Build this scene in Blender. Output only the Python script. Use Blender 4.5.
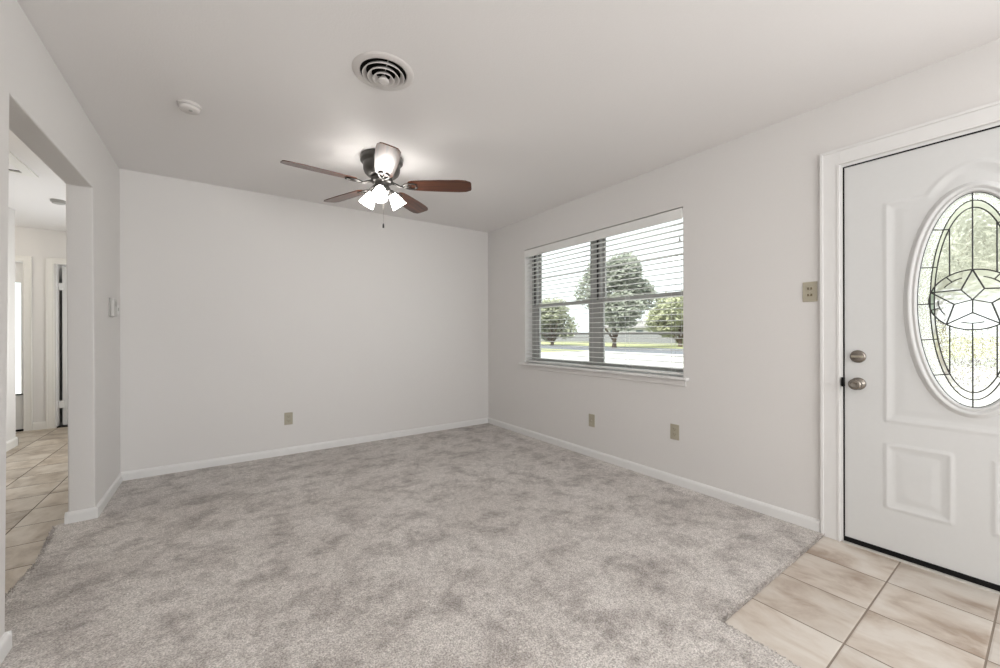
import bpy, bmesh, math, random
from mathutils import Vector, Matrix
for o in list(bpy.data.objects): bpy.data.objects.remove(o, do_unlink=True)
PI = math.pi
SC = bpy.context.scene
COL = SC.collection
rnd = random.Random(7)

# ---------------------------------------------------------------- camera
EYE = Vector((0, 0, 1.149))
yaw, pit, roll = 0.616, -0.0006, -0.0025
F = Vector((math.sin(yaw)*math.cos(pit), math.cos(yaw)*math.cos(pit), math.sin(pit)))
R = Vector((math.cos(yaw), -math.sin(yaw), 0)); U = R.cross(F)
R2 = R*math.cos(roll)+U*math.sin(roll); U2 = U*math.cos(roll)-R*math.sin(roll)
cd = bpy.data.cameras.new('camera'); cam = bpy.data.objects.new('camera', cd); COL.objects.link(cam)
cd.sensor_width = 36; cd.lens = 395.6*36/1000; cd.clip_start = .02; cd.clip_end = 500
cam.matrix_world = Matrix(((R2.x, U2.x, -F.x, EYE.x), (R2.y, U2.y, -F.y, EYE.y), (R2.z, U2.z, -F.z, EYE.z), (0, 0, 0, 1)))
SC.camera = cam
SC.view_settings.view_transform = 'Standard'; SC.view_settings.look = 'None'
SC.view_settings.gamma = 1; SC.view_settings.use_curve_mapping = False
SC.view_settings.exposure = 0.03

# ---------------------------------------------------------------- sky, sun, added fill lights
w = bpy.data.worlds.new('sky'); SC.world = w; w.use_nodes = True
bg = w.node_tree.nodes['Background']; bg.inputs[0].default_value = (.93, .97, 1, 1); bg.inputs[1].default_value = 2.0

def lamp(name, kind, loc, energy, color=(1, 1, 1), size=None, rot=(0, 0, 0), size_y=None):
    l = bpy.data.lights.new(name, kind); l.energy = energy; l.color = color
    o = bpy.data.objects.new(name, l); COL.objects.link(o); o.location = loc; o.rotation_euler = rot
    if kind == 'AREA':
        l.size = size
        if size_y: l.shape = 'RECTANGLE'; l.size_y = size_y
    elif kind == 'SUN': l.angle = math.radians(1.5)
    elif size: l.shadow_soft_size = size
    return o
lamp('sun', 'SUN', (-10, -5, 20), 4.0, (1, .95, .87), rot=(math.radians(12), math.radians(-42), 0))
# unseen fill lights added behind the camera to brighten walls and ceiling
lamp('rear_fill_light', 'AREA', (1.05, -2.52, 1.45), 50, (1, .98, .96), 3.0, (math.radians(110), 0, math.radians(16)), 1.7)

lamp('side_fill_light', 'AREA', (2.86, -1.6, 1.5), 50, (.985, .99, 1), 1.3, (0, math.radians(100), 0), 1.3)  # added fill light, brightens the left wall
lamp('hall_fill_light', 'AREA', (-.69, 5.6, 1.1), 7.5, (1, .95, .86), .74, (0, math.radians(90), 0), 1.9)  # added fill light out of view, brightens the left hall wall

# ---------------------------------------------------------------- materials
def new_mat(name):
    m = bpy.data.materials.new(name); m.use_nodes = True
    nt = m.node_tree; return m, nt, nt.nodes['Principled BSDF']
def mat(name, col, rough=.5, metal=0, bump=0, scale=50, var=0, coat=0, spec=.5, detail=3):
    m, nt, b = new_mat(name); n, l = nt.nodes, nt.links
    b.inputs['Base Color'].default_value = (*col, 1); b.inputs['Roughness'].default_value = rough
    b.inputs['Metallic'].default_value = metal; b.inputs['Coat Weight'].default_value = coat
    b.inputs['Coat Roughness'].default_value = .12
    b.inputs['Specular IOR Level'].default_value = spec
    tc = n.new('ShaderNodeTexCoord'); no = n.new('ShaderNodeTexNoise'); no.inputs['Scale'].default_value = scale
    no.inputs['Detail'].default_value = detail; l.new(tc.outputs['Object'], no.inputs['Vector'])
    if bump:
        bp = n.new('ShaderNodeBump'); bp.inputs['Strength'].default_value = bump; bp.inputs['Distance'].default_value = .002
        l.new(no.outputs[0], bp.inputs['Height']); l.new(bp.outputs[0], b.inputs['Normal'])
    mx = n.new('ShaderNodeMix'); mx.data_type = 'RGBA'
    v = var if var else .015
    mx.inputs[6].default_value = (*[c*(1-v) for c in col], 1); mx.inputs[7].default_value = (*[min(1, c*(1+v)) for c in col], 1)
    l.new(no.outputs[0], mx.inputs[0]); l.new(mx.outputs[2], b.inputs['Base Color'])
    return m
M = {}
M['wall'] = mat('wall_paint', (.735, .718, .702), .62, bump=.25, scale=160, detail=2)
M['ceil'] = mat('ceiling_paint', (.83, .81, .80), .8, bump=.3, scale=120, detail=3)
M['trim'] = mat('white_trim_paint', (.79, .785, .775), .35, bump=.05, scale=30)
M['door'] = mat('white_door_paint', (.69, .695, .69), .38, bump=.05, scale=60)
M['halltrim'] = mat('hall_trim_paint', (.80, .785, .75), .4, bump=.05, scale=30)
M['almond'] = mat('almond_plastic', (.42, .385, .30), .4)
M['darkslot'] = mat('dark_slot', (.06, .05, .04), .6)
M['brownslot'] = mat('brown_contacts', (.16, .13, .08), .5)
M['screw'] = mat('screw_metal', (.5, .46, .38), .35, metal=.8)
M['white_plastic'] = mat('white_plastic', (.8, .8, .78), .4)
M['thermo'] = mat('pale_grey_plastic', (.58, .57, .55), .45)
M['grey_plastic'] = mat('grey_plastic', (.42, .41, .39), .4)
M['blind'] = mat('blind_slat_white', (.82, .82, .80), .42, bump=.03, scale=20)
M['cord'] = mat('white_cord', (.7, .7, .68), .8)
M['alu'] = mat('window_frame_grey', (.40, .40, .39), .42, metal=.35)
M['flatblack'] = mat('flat_black', (.03, .03, .03), .6)
M['vent'] = mat('vent_white_enamel', (.68, .65, .63), .5)
M['black'] = mat('shade_black', (.008, .007, .006), .9, spec=.1)
M['pewter'] = mat('fan_pewter', (.085, .08, .074), .32, metal=.65, coat=.2, var=.2, scale=25)
M['nickel'] = mat('satin_nickel', (.27, .245, .215), .25, metal=1, var=.08, scale=60)
M['came'] = mat('lead_came', (.045, .045, .045), .45, metal=.4)
M['rubber'] = mat('black_rubber', (.006, .006, .006), .7, spec=.2)
M['alusill'] = mat('threshold_grey', (.55, .53, .49), .4, metal=.2)
M['concrete'] = mat('concrete_drive', (.72, .70, .66), .9, bump=.4, scale=8, var=.06)
M['asphalt'] = mat('asphalt', (.20, .21, .235), .9, bump=.4, scale=20, var=.1)
M['grass'] = mat('lawn_grass', (.42, .43, .22), .95, bump=.8, scale=3, var=.3)
M['bark'] = mat('bark', (.16, .12, .09), .95, bump=.8, scale=12, var=.3)
M['leafdark'] = mat('leaves_dark', (.33, .355, .29), .7, var=.35, scale=2)
M['leaflight'] = mat('leaves_light', (.50, .52, .34), .7, var=.3, scale=2)
M['leafpale'] = mat('leaves_pale', (.66, .67, .58), .7, var=.2, scale=2)
M['leafmid'] = mat('leaves_mid', (.44, .46, .33), .7, var=.3, scale=2)
M['fence'] = mat('grey_fence', (.30, .30, .33), .8, var=.08, scale=5)
M['siding'] = mat('house_siding', (.48, .48, .50), .8, var=.05, scale=3)
M['roof'] = mat('roof_shingles', (.38, .36, .35), .9, var=.15, scale=8)
M['brick'] = mat('outer_brick', (.42, .27, .2), .9, var=.2, scale=10)
M['glassdark'] = mat('far_window_glass', (.12, .14, .16), .2)

def wood_mat():
    m, nt, b = new_mat('fan_blade_walnut'); n, l = nt.nodes, nt.links
    tc = n.new('ShaderNodeTexCoord'); mp = n.new('ShaderNodeMapping')
    # grain runs along the blade: radial coordinate stretched
    l.new(tc.outputs['UV'], mp.inputs[0]); mp.inputs['Scale'].default_value = (2.2, 38, 1)
    no = n.new('ShaderNodeTexNoise'); no.inputs['Scale'].default_value = 1.2; no.inputs['Detail'].default_value = 6; no.inputs['Distortion'].default_value = .8
    l.new(mp.outputs[0], no.inputs['Vector'])
    cr = n.new('ShaderNodeValToRGB'); e = cr.color_ramp.elements
    e[0].position = .3; e[0].color = (.040, .011, .004, 1); e[1].position = .72; e[1].color = (.17, .050, .018, 1)
    l.new(no.outputs[0], cr.inputs[0]); l.new(cr.outputs[0], b.inputs['Base Color'])
    b.inputs['Roughness'].default_value = .28; b.inputs['Coat Weight'].default_value = .3; b.inputs['Specular IOR Level'].default_value = .35; b.inputs['Coat Roughness'].default_value = .2
    return m
M['walnut'] = wood_mat()

def emit_mat(name, col, strength, base=(.9, .9, .9)):
    m, nt, b = new_mat(name)
    b.inputs['Base Color'].default_value = (*base, 1); b.inputs['Roughness'].default_value = .3
    b.inputs['Emission Color'].default_value = (*col, 1); b.inputs['Emission Strength'].default_value = strength
    return m
M['shade'] = emit_mat('lit_frosted_glass', (1, .97, .92), 20)
M['addedlamp'] = emit_mat('added_hall_lamp_glass', (1, .92, .80), 20)

def schlick(nt):
    n, l = nt.nodes, nt.links; lw = n.new('ShaderNodeLayerWeight'); lw.inputs[0].default_value = .5
    p = n.new('ShaderNodeMath'); p.operation = 'POWER'; p.inputs[1].default_value = 5; l.new(lw.outputs['Facing'], p.inputs[0])
    q = n.new('ShaderNodeMath'); q.operation = 'MULTIPLY_ADD'; q.inputs[1].default_value = .9; q.inputs[2].default_value = .045; l.new(p.outputs[0], q.inputs[0])
    return q.outputs[0]
def glass_mat():
    m, nt, b = new_mat('window_glass'); n, l = nt.nodes, nt.links; n.remove(b)
    out = n['Material Output']; tr = n.new('ShaderNodeBsdfTransparent'); tr.inputs[0].default_value = (.93, .95, .94, 1)
    gl = n.new('ShaderNodeBsdfGlossy'); gl.inputs['Roughness'].default_value = .02
    fr = schlick(nt); mx = n.new('ShaderNodeMixShader')
    l.new(fr, mx.inputs[0]); l.new(tr.outputs[0], mx.inputs[1]); l.new(gl.outputs[0], mx.inputs[2]); l.new(mx.outputs[0], out.inputs[0])
    return m
M['glass'] = glass_mat()
def texglass(name, scale, strength, mapping=(1, 1, 1), col=(.95, .98, .95), rough=.08, clear=.25):
    """patterned cast glass: rippled refraction, some of it straight through"""
    m, nt, b = new_mat(name); n, l = nt.nodes, nt.links; n.remove(b); out = n['Material Output']
    tc = n.new('ShaderNodeTexCoord'); mp = n.new('ShaderNodeMapping'); mp.inputs['Scale'].default_value = mapping
    vo = n.new('ShaderNodeTexNoise'); vo.inputs['Scale'].default_value = scale; vo.inputs['Detail'].default_value = 1.5
    l.new(tc.outputs['Object'], mp.inputs[0]); l.new(mp.outputs[0], vo.inputs['Vector'])
    bp = n.new('ShaderNodeBump'); bp.inputs['Strength'].default_value = strength; bp.inputs['Distance'].default_value = .01
    l.new(vo.outputs[0], bp.inputs['Height'])
    rf = n.new('ShaderNodeBsdfRefraction'); rf.inputs['IOR'].default_value = 1.25; rf.inputs['Roughness'].default_value = rough
    rf.inputs[0].default_value = (*col, 1); l.new(bp.outputs[0], rf.inputs['Normal'])
    gl = n.new('ShaderNodeBsdfGlossy'); gl.inputs['Roughness'].default_value = .08; l.new(bp.outputs[0], gl.inputs['Normal'])
    tr = n.new('ShaderNodeBsdfTransparent'); tr.inputs[0].default_value = (*col, 1)
    m1 = n.new('ShaderNodeMixShader'); m1.inputs[0].default_value = clear
    l.new(rf.outputs[0], m1.inputs[1]); l.new(tr.outputs[0], m1.inputs[2])
    fr = schlick(nt); m2 = n.new('ShaderNodeMixShader')
    l.new(fr, m2.inputs[0]); l.new(m1.outputs[0], m2.inputs[1]); l.new(gl.outputs[0], m2.inputs[2]); l.new(m2.outputs[0], out.inputs[0])
    return m
M['rain'] = texglass('rippled_glass', 70, .8, (1, 1, .8))
M['rough'] = texglass('frosted_border_glass', 120, 1.0, rough=.25, clear=.15)
M['clear'] = texglass('bevelled_clear_glass', 40, .45, rough=.3, clear=.1)

def tile_mat(name, x0, y0, c1, c2, c3, grout, warm=1):
    m, nt, b = new_mat(name); n, l = nt.nodes, nt.links
    tc = n.new('ShaderNodeTexCoord'); sp = n.new('ShaderNodeSeparateXYZ'); l.new(tc.outputs['Object'], sp.inputs[0])
    T = .312
    def mth(op, a, bb=None, c=None):
        q = n.new('ShaderNodeMath'); q.operation = op
        for i, v in enumerate((a, bb, c)):
            if v is None: continue
            if isinstance(v, (int, float)): q.inputs[i].default_value = v
            else: l.new(v, q.inputs[i])
        return q.outputs[0]
    ux = mth('DIVIDE', mth('SUBTRACT', sp.outputs[0], x0), T); uy = mth('DIVIDE', mth('SUBTRACT', sp.outputs[1], y0), T)
    def dist(u):
        f = mth('FRACT', u); return mth('MINIMUM', f, mth('SUBTRACT', 1.0, f))
    d = mth('MINIMUM', dist(ux), dist(uy))
    g = mth('LESS_THAN', d, .0095)
    cb = n.new('ShaderNodeCombineXYZ'); l.new(mth('FLOOR', ux), cb.inputs[0]); l.new(mth('FLOOR', uy), cb.inputs[1])
    wn = n.new('ShaderNodeTexWhiteNoise'); wn.noise_dimensions = '3D'; l.new(cb.outputs[0], wn.inputs['Vector'])
    vm = n.new('ShaderNodeVectorMath'); vm.operation = 'SCALE'; l.new(wn.outputs['Color'], vm.inputs[0]); vm.inputs['Scale'].default_value = 7
    va = n.new('ShaderNodeVectorMath'); va.operation = 'ADD'; l.new(tc.outputs['Object'], va.inputs[0]); l.new(vm.outputs[0], va.inputs[1])
    mp = n.new('ShaderNodeMapping'); mp.inputs['Scale'].default_value = (5.2, 3.2, 3); mp.inputs['Rotation'].default_value = (0, 0, .35); l.new(va.outputs[0], mp.inputs[0])
    no = n.new('ShaderNodeTexNoise'); no.inputs['Scale'].default_value = 1; no.inputs['Detail'].default_value = 7; no.inputs['Roughness'].default_value = .62; no.inputs['Distortion'].default_value = .45
    l.new(mp.outputs[0], no.inputs['Vector'])
    cr = n.new('ShaderNodeValToRGB'); e = cr.color_ramp.elements
    e[0].position = .34; e[0].color = (*c1, 1); e[1].position = .62; e[1].color = (*c3, 1)
    k = e.new(.49); k.color = (*c2, 1)
    l.new(no.outputs[0], cr.inputs[0])
    tn = n.new('ShaderNodeMix'); tn.data_type = 'RGBA'; tn.blend_type = 'MULTIPLY'; tn.inputs[0].default_value = 1
    vv = mth('MULTIPLY_ADD', wn.outputs[0], .14, .88); cc = n.new('ShaderNodeCombineColor')
    for i in range(3): l.new(vv, cc.inputs[i])
    l.new(cr.outputs[0], tn.inputs[6]); l.new(cc.outputs[0], tn.inputs[7])
    mx = n.new('ShaderNodeMix'); mx.data_type = 'RGBA'; l.new(g, mx.inputs[0]); l.new(tn.outputs[2], mx.inputs[6]); mx.inputs[7].default_value = (*grout, 1)
    l.new(mx.outputs[2], b.inputs['Base Color'])
    ro = mth('MULTIPLY_ADD', g, .5, .33); l.new(ro, b.inputs['Roughness'])
    h = mth('MINIMUM', mth('MULTIPLY', d, 40), 1.0); h2 = mth('MULTIPLY_ADD', no.outputs[0], .1, h)
    bp = n.new('ShaderNodeBump'); bp.inputs['Strength'].default_value = .6; bp.inputs['Distance'].default_value = .002
    l.new(h2, bp.inputs['Height']); l.new(bp.outputs[0], b.inputs['Normal'])
    return m
M['tile'] = tile_mat('entry_tile', 1.881, .148, (.37, .285, .22), (.57, .50, .43), (.66, .61, .55), (.24, .195, .155))
M['halltile'] = tile_mat('hall_tile', -1.01, 2.66, (.30, .23, .16), (.50, .42, .33), (.62, .55, .46), (.10, .075, .055))

def carpet_mat():
    m, nt, b = new_mat('grey_plush_carpet'); n, l = nt.nodes, nt.links
    tc = n.new('ShaderNodeTexCoord')
    def noise(sc, det, mapping=(1, 1, 1), dist=0, rough=.55):
        mp = n.new('ShaderNodeMapping'); mp.inputs['Scale'].default_value = mapping; l.new(tc.outputs['Object'], mp.inputs[0])
        q = n.new('ShaderNodeTexNoise'); q.inputs['Scale'].default_value = sc; q.inputs['Detail'].default_value = det
        q.inputs['Distortion'].default_value = dist; q.inputs['Roughness'].default_value = rough; l.new(mp.outputs[0], q.inputs['Vector']); return q.outputs[0]
    big = noise(5.2, 9, (1, 1.1, 1), .15, .70)
    mid = noise(38, 4, (1, 1, 1), .2, .65)
    fine = noise(170, 2)
    tuft = n.new('ShaderNodeTexVoronoi'); tuft.inputs['Scale'].default_value = 150; l.new(tc.outputs['Object'], tuft.inputs['Vector'])
    def ramp(src, p0, c0, p1, c1):
        r = n.new('ShaderNodeValToRGB'); e = r.color_ramp.elements
        e[0].position = p0; e[0].color = (*c0, 1); e[1].position = p1; e[1].color = (*c1, 1); l.new(src, r.inputs[0]); return r.outputs[0]
    def mul(a, bb, f=1):
        q = n.new('ShaderNodeMix'); q.data_type = 'RGBA'; q.blend_type = 'MULTIPLY'; q.inputs[0].default_value = f
        l.new(a, q.inputs[6]); l.new(bb, q.inputs[7]); return q.outputs[2]
    c = mul(ramp(big, .35, (.52, .47, .44), .53, (.92, .87, .83)), ramp(noise(1.7, 3, (1, 1, 1), .2), .35, (.88, .87, .86), .6, (1, 1, 1)))  # darker blotches put the shading of brushed pile into the colour
    c = mul(c, ramp(mid, .3, (.74, .73, .72), .56, (1, 1, 1)))
    c = mul(c, ramp(fine,  .38, (.60, .59, .575), .56, (1.0, 1.0, 1.0)))
    c = mul(c, ramp(tuft.outputs[0], .2, (1, 1, 1), .75, (.72, .71, .7)))
    l.new(c, b.inputs['Base Color']); b.inputs['Roughness'].default_value = 1; b.inputs['Specular IOR Level'].default_value = .05
    b.inputs['Sheen Weight'].default_value = .3; b.inputs['Sheen Roughness'].default_value = .6
    ad = n.new('ShaderNodeMath'); ad.operation = 'MULTIPLY_ADD'; l.new(mid, ad.inputs[0]); ad.inputs[1].default_value = 1.2; l.new(fine, ad.inputs[2])
    bp = n.new('ShaderNodeBump'); bp.inputs['Strength'].default_value = .9; bp.inputs['Distance'].default_value = .006
    l.new(ad.outputs[0], bp.inputs['Height']); l.new(bp.outputs[0], b.inputs['Normal'])
    return m
M['carpet'] = carpet_mat()

# ---------------------------------------------------------------- helpers
ORG = {}
def BM(): return bmesh.new()
def obj(name, bm, m, parent=None, smooth=False, bevel=0, origin=None):
    """links bm (world coordinates) as one mesh object under parent; origin at parent's"""
    me = bpy.data.meshes.new(name)
    if parent is not None: og = ORG[parent]
    else: og = Vector(origin) if origin is not None else Vector((0, 0, 0))
    bmesh.ops.translate(bm, verts=bm.verts, vec=-og)
    bmesh.ops.recalc_face_normals(bm, faces=bm.faces)
    bm.to_mesh(me); bm.free()
    ms = m if isinstance(m, (list, tuple)) else [m]
    for q in ms: me.materials.append(M[q])
    if smooth:
        for p in me.polygons: p.use_smooth = True
    o = bpy.data.objects.new(name, me); COL.objects.link(o)
    if parent is not None: o.parent = parent
    else: o.location = og
    ORG[o] = og
    if bevel:
        b = o.modifiers.new('bevel', 'BEVEL'); b.width = bevel; b.segments = 2; b.limit_method = 'ANGLE'; b.angle_limit = .6
    return o
def tag(o, label=None, cat=None, group=None, kind=None):
    if label: o['label'] = label
    if cat: o['category'] = cat
    if group: o['group'] = group
    if kind: o['kind'] = kind
    return o
def thing(name, loc, label=None, cat=None, group=None, kind=None):
    o = bpy.data.objects.new(name, None); COL.objects.link(o); o.location = loc; o.empty_display_size = .1
    ORG[o] = Vector(loc); return tag(o, label, cat, group, kind)
def struct(name, bm, m, label, cat, bevel=0, smooth=False):
    return tag(obj(name, bm, m, bevel=bevel, smooth=smooth), label, cat, kind='structure')
def box(bm, x0, x1, y0, y1, z0, z1, mi=0):
    x0, x1 = sorted((x0, x1)); y0, y1 = sorted((y0, y1)); z0, z1 = sorted((z0, z1))
    v = [bm.verts.new(p) for p in ((x0, y0, z0), (x1, y0, z0), (x1, y1, z0), (x0, y1, z0), (x0, y0, z1), (x1, y0, z1), (x1, y1, z1), (x0, y1, z1))]
    for f in ((3, 2, 1, 0), (4, 5, 6, 7), (0, 1, 5, 4), (1, 2, 6, 5), (2, 3, 7, 6), (3, 0, 4, 7)):
        bm.faces.new([v[i] for i in f]).material_index = mi
    return bm
def extrude_poly(bm, pts, axis, a, b):
    """pts are 2-D in the plane normal to axis (0: y,z  1: x,z  2: x,y)"""
    def P(p, t): return {0: (t, p[0], p[1]), 1: (p[0], t, p[1]), 2: (p[0], p[1], t)}[axis]
    A = [bm.verts.new(P(p, a)) for p in pts]; B = [bm.verts.new(P(p, b)) for p in pts]
    bm.faces.new(A); bm.faces.new(B[::-1]); n = len(pts)
    for i in range(n): bm.faces.new((A[i], B[i], B[(i+1) % n], A[(i+1) % n]))
    return bm
def tube(bm, pts, r, seg=8, closed=False, cap=True):
    pts = [Vector(p) for p in pts]; n = len(pts); rings = []
    rs = r if isinstance(r, (list, tuple)) else [r]*n
    ref = None
    for i, p in enumerate(pts):
        a = pts[(i-1) % n] if closed or i > 0 else p; b = pts[(i+1) % n] if closed or i < n-1 else p
        t = (b-a).normalized()
        if ref is None: ref = t.orthogonal().normalized()
        ref = (ref - t*ref.dot(t)); ref = ref.normalized() if ref.length > 1e-6 else t.orthogonal().normalized()
        s = t.cross(ref)
        rings.append([bm.verts.new(p + (ref*math.cos(2*PI*k/seg)+s*math.sin(2*PI*k/seg))*rs[i]) for k in range(seg)])
    for i in range(n if closed else n-1):
        A, B = rings[i], rings[(i+1) % n]
        for k in range(seg): bm.faces.new((A[k], A[(k+1) % seg], B[(k+1) % seg], B[k]))
    if cap and not closed: bm.faces.new(rings[0][::-1]); bm.faces.new(rings[-1])
    return bm
def lathe(bm, prof, origin, axis=(0, 0, 1), seg=40, capends=True):
    """prof: (radius, height) list along axis"""
    ax = Vector(axis).normalized(); e1 = ax.orthogonal().normalized(); e2 = ax.cross(e1); o = Vector(origin); rings = []
    for r, h in prof:
        if r < 1e-6: rings.append([bm.verts.new(o+ax*h)])
        else: rings.append([bm.verts.new(o+ax*h+(e1*math.cos(2*PI*k/seg)+e2*math.sin(2*PI*k/seg))*r) for k in range(seg)])
    for A, B in zip(rings, rings[1:]):
        for k in range(seg):
            k2 = (k+1) % seg
            if len(A) == 1 and len(B) == 1: continue
            if len(A) == 1: bm.faces.new((A[0], B[k], B[k2]))
            elif len(B) == 1: bm.faces.new((A[k], A[k2], B[0]))
            else: bm.faces.new((A[k], A[k2], B[k2], B[k]))
    if capends:
        if len(rings[0]) > 1: bm.faces.new(rings[0][::-1])
        if len(rings[-1]) > 1: bm.faces.new(rings[-1])
    return bm
def wall_cells(bm, axis, t0, t1, a0, a1, z0, z1, holes):
    """wall slab normal to axis (0 or 1), thickness t0..t1, running a0..a1, rectangular holes (a,b,z,z)"""
    A = sorted({a0, a1, *[h[0] for h in holes], *[h[1] for h in holes]}); Z = sorted({z0, z1, *[h[2] for h in holes], *[h[3] for h in holes]})
    solid = lambda i, j: 0 <= i < len(A)-1 and 0 <= j < len(Z)-1 and not any(h[0] <= (A[i]+A[i+1])/2 <= h[1] and h[2] <= (Z[j]+Z[j+1])/2 <= h[3] for h in holes)
    V = {}
    def v(t, i, j):
        k = (t, i, j)
        if k not in V: V[k] = bm.verts.new((t, A[i], Z[j]) if axis == 0 else (A[i], t, Z[j]))
        return V[k]
    for i in range(len(A)-1):
        for j in range(len(Z)-1):
            if not solid(i, j): continue
            for t in (t0, t1): bm.faces.new((v(t, i, j), v(t, i+1, j), v(t, i+1, j+1), v(t, i, j+1)))
            for (di, dj, p, q) in ((-1, 0, (i, j), (i, j+1)), (1, 0, (i+1, j), (i+1, j+1)), (0, -1, (i, j), (i+1, j)), (0, 1, (i, j+1), (i+1, j+1))):
                if not solid(i+di, j+dj): bm.faces.new((v(t0, *p), v(t0, *q), v(t1, *q), v(t1, *p)))
    return bm

XL, XR, YB, H = -.633, 2.797, 4.213, 2.44
XLo = -.75                      # hall face of the left wall
# ---------------------------------------------------------------- floors
b = BM(); box(b, 1.4, XR+.18, -2.6, .95, -.06, 0)
struct('floor', b, 'tile', 'beige streaked ceramic tile floor inside the front door', 'floor')
b = BM(); box(b, -2.9, -.62, 0.2, 7.3, -.06, 0)
struct('floor', b, 'halltile', 'tan streaked tile floor of the hall beyond the opening', 'floor')
# carpet outline (counter-clockwise), with jagged free edges
def jag(p, q, step=.012, amp=.004):
    p, q = Vector(p), Vector(q); L = (q-p).length; n = max(1, int(L/step)); d = (q-p)/L; nn = Vector((-d.y, d.x))
    return [(p+d*L*i/n + nn*rnd.uniform(-amp, amp)) for i in range(n)]
out = []
out += [Vector((XL, -2.6)), Vector((1.60, -2.6))]
out += jag((1.60, .3), (1.612, .772))
out += jag((1.612, .772), (XR, .772), .008, .005)
out += [Vector((XR, .772)), Vector((XR, YB)), Vector((XL, YB)), Vector((XL, 3.47))]
out += jag((-.80, 3.475), (-.745, 2.95), .009, .011); out += jag((-.745, 2.95), (-.765, 2.6), .009, .011); out += jag((-.765, 2.6), (-.77, 2.19), .009, .011)
out += [Vector((XL, 2.19))]
b = BM(); bot = [b.verts.new((p.x, p.y, .0)) for p in out]; top = [b.verts.new((p.x, p.y, .013)) for p in out]
from mathutils.geometry import tessellate_polygon
for tri in tessellate_polygon([[Vector((p.x, p.y, 0)) for p in out]]):
    q_ = [top[i] for i in tri]; b.faces.new(q_)
for i in range(len(out)): b.faces.new((bot[i], bot[(i+1) % len(out)], top[(i+1) % len(out)], top[i]))
# tufts of pile standing over the cut edges
def tufts(bm, p, q, n, spread=.012):
    for _ in range(n):
        t = rnd.random(); x = p[0]+(q[0]-p[0])*t + rnd.uniform(-spread, spread); y = p[1]+(q[1]-p[1])*t + rnd.uniform(-spread, spread)
        a = rnd.uniform(0, 2*PI); h = rnd.uniform(.011, .017); r = rnd.uniform(.0015, .003); lx, ly = rnd.uniform(-.007, .007), rnd.uniform(-.007, .007)
        v = [bm.verts.new((x+r*math.cos(a+k*2.094), y+r*math.sin(a+k*2.094), .002)) for k in range(3)]
        w_ = [bm.verts.new((x+lx+.7*r*math.cos(a+k*2.094), y+ly+.7*r*math.sin(a+k*2.094), h)) for k in range(3)]
        for k in range(3): bm.faces.new((v[k], v[(k+1) % 3], w_[(k+1) % 3], w_[k]))
        bm.faces.new(w_)
tufts(b, (1.612, .772), (XR-.01, .772), 1100, .003); tufts(b, (1.60, .3), (1.612, .772), 350, .003)
tufts(b, (-.80, 3.45), (-.745, 2.95), 700, .01); tufts(b, (-.745, 2.95), (-.768, 2.4), 600, .01)
struct('floor', b, 'carpet', 'mottled grey plush carpet covering the living room floor', 'carpet')

# ---------------------------------------------------------------- ceiling
b = BM(); wall = box(b, XLo, XR+.14, -2.7, YB+.12, H, H+.12)
struct('ceiling', b, 'ceil', 'off-white living room ceiling', 'ceiling')
b = BM(); box(b, -3.0, XLo-.0005, .2, 7.3, H, H+.12)
struct('ceiling', b, 'ceil', 'dim off-white ceiling of the hall', 'ceiling')

# ---------------------------------------------------------------- walls
b = BM(); extrude_poly(b, [(-2.6, 0), (-2.6, H), (YB, H), (YB, 0), (3.455, 0), (3.42, 2.05), (2.245, 2.043), (2.19, 0)], 0, XLo, XL)
lw = struct('wall_left', b, 'wall', 'left living room wall with a wide cased opening to the hall', 'wall', bevel=.006)
b = BM(); box(b, XL-.12, XR+.12, YB, YB+.12, 0, H)
struct('wall_back', b, 'wall', 'plain off-white back wall', 'wall')
WY0, WY1, WZ0, WZ1 = 1.605, 3.465, .822, 2.088      # window opening
DY0, DY1, DZ1 = -.255, .711, 2.082                    # rough door opening
b = BM(); wall_cells(b, 0, XR, XR+.14, -2.6, YB, -.0, H, [(WY0, WY1, WZ0, WZ1), (DY0, DY1, -.01, DZ1), (-2.3, -.9, .8, 2.2)])  # last hole added behind the camera for the side fill light
struct('wall_right', b, 'wall', 'right wall holding the window and the front door', 'wall')
b = BM(); wall_cells(b, 1, -2.72, -2.6, XLo, XR+.14, 0, H, [(-.45, 2.55, .6, 2.3)])
struct('wall_rear', b, 'wall', 'rear wall behind the camera with a wide opening added for the fill light', 'wall')
# hall walls
b = BM(); box(b, -1.84, -1.73, .3, 6.25, 0, H); struct('wall_hall_left', b, 'wall', 'off-white left hall wall ending at an open corner', 'wall', bevel=.006)
b = BM(); wall_cells(b, 0, XLo, XL-.005, YB+.121, 7.15, 0, H, [(4.6, 6.6, .1, 2.1)]); struct('wall_hall_right', b, 'wall', 'right wall of the hall behind the living room', 'wall')  # opening added for the hall fill light
b = BM(); wall_cells(b, 1, 7.15, 7.27, -3.0, -.6, 0, H, [(-2.70, -1.905, -.01, 2.03), (-1.65, -.92, -.01, 2.025)])
struct('wall_hall_end', b, 'wall', 'end wall of the hall with two doorways', 'wall')
b = BM(); box(b, -3.0, -2.88, 5.9, 7.15, 0, H); struct('wall_hall_far_left', b, 'wall', 'far left wall where the hall turns', 'wall')
b = BM(); box(b, -3.0, -1.84, 5.8, 5.9, 0, H); struct('wall_hall_turn', b, 'wall', 'wall closing the turn of the hall', 'wall')
b = BM(); box(b, -1.84, XLo, .2, .3, 0, H); struct('wall_hall_near', b, 'wall', 'near end wall of the hall', 'wall')
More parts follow.
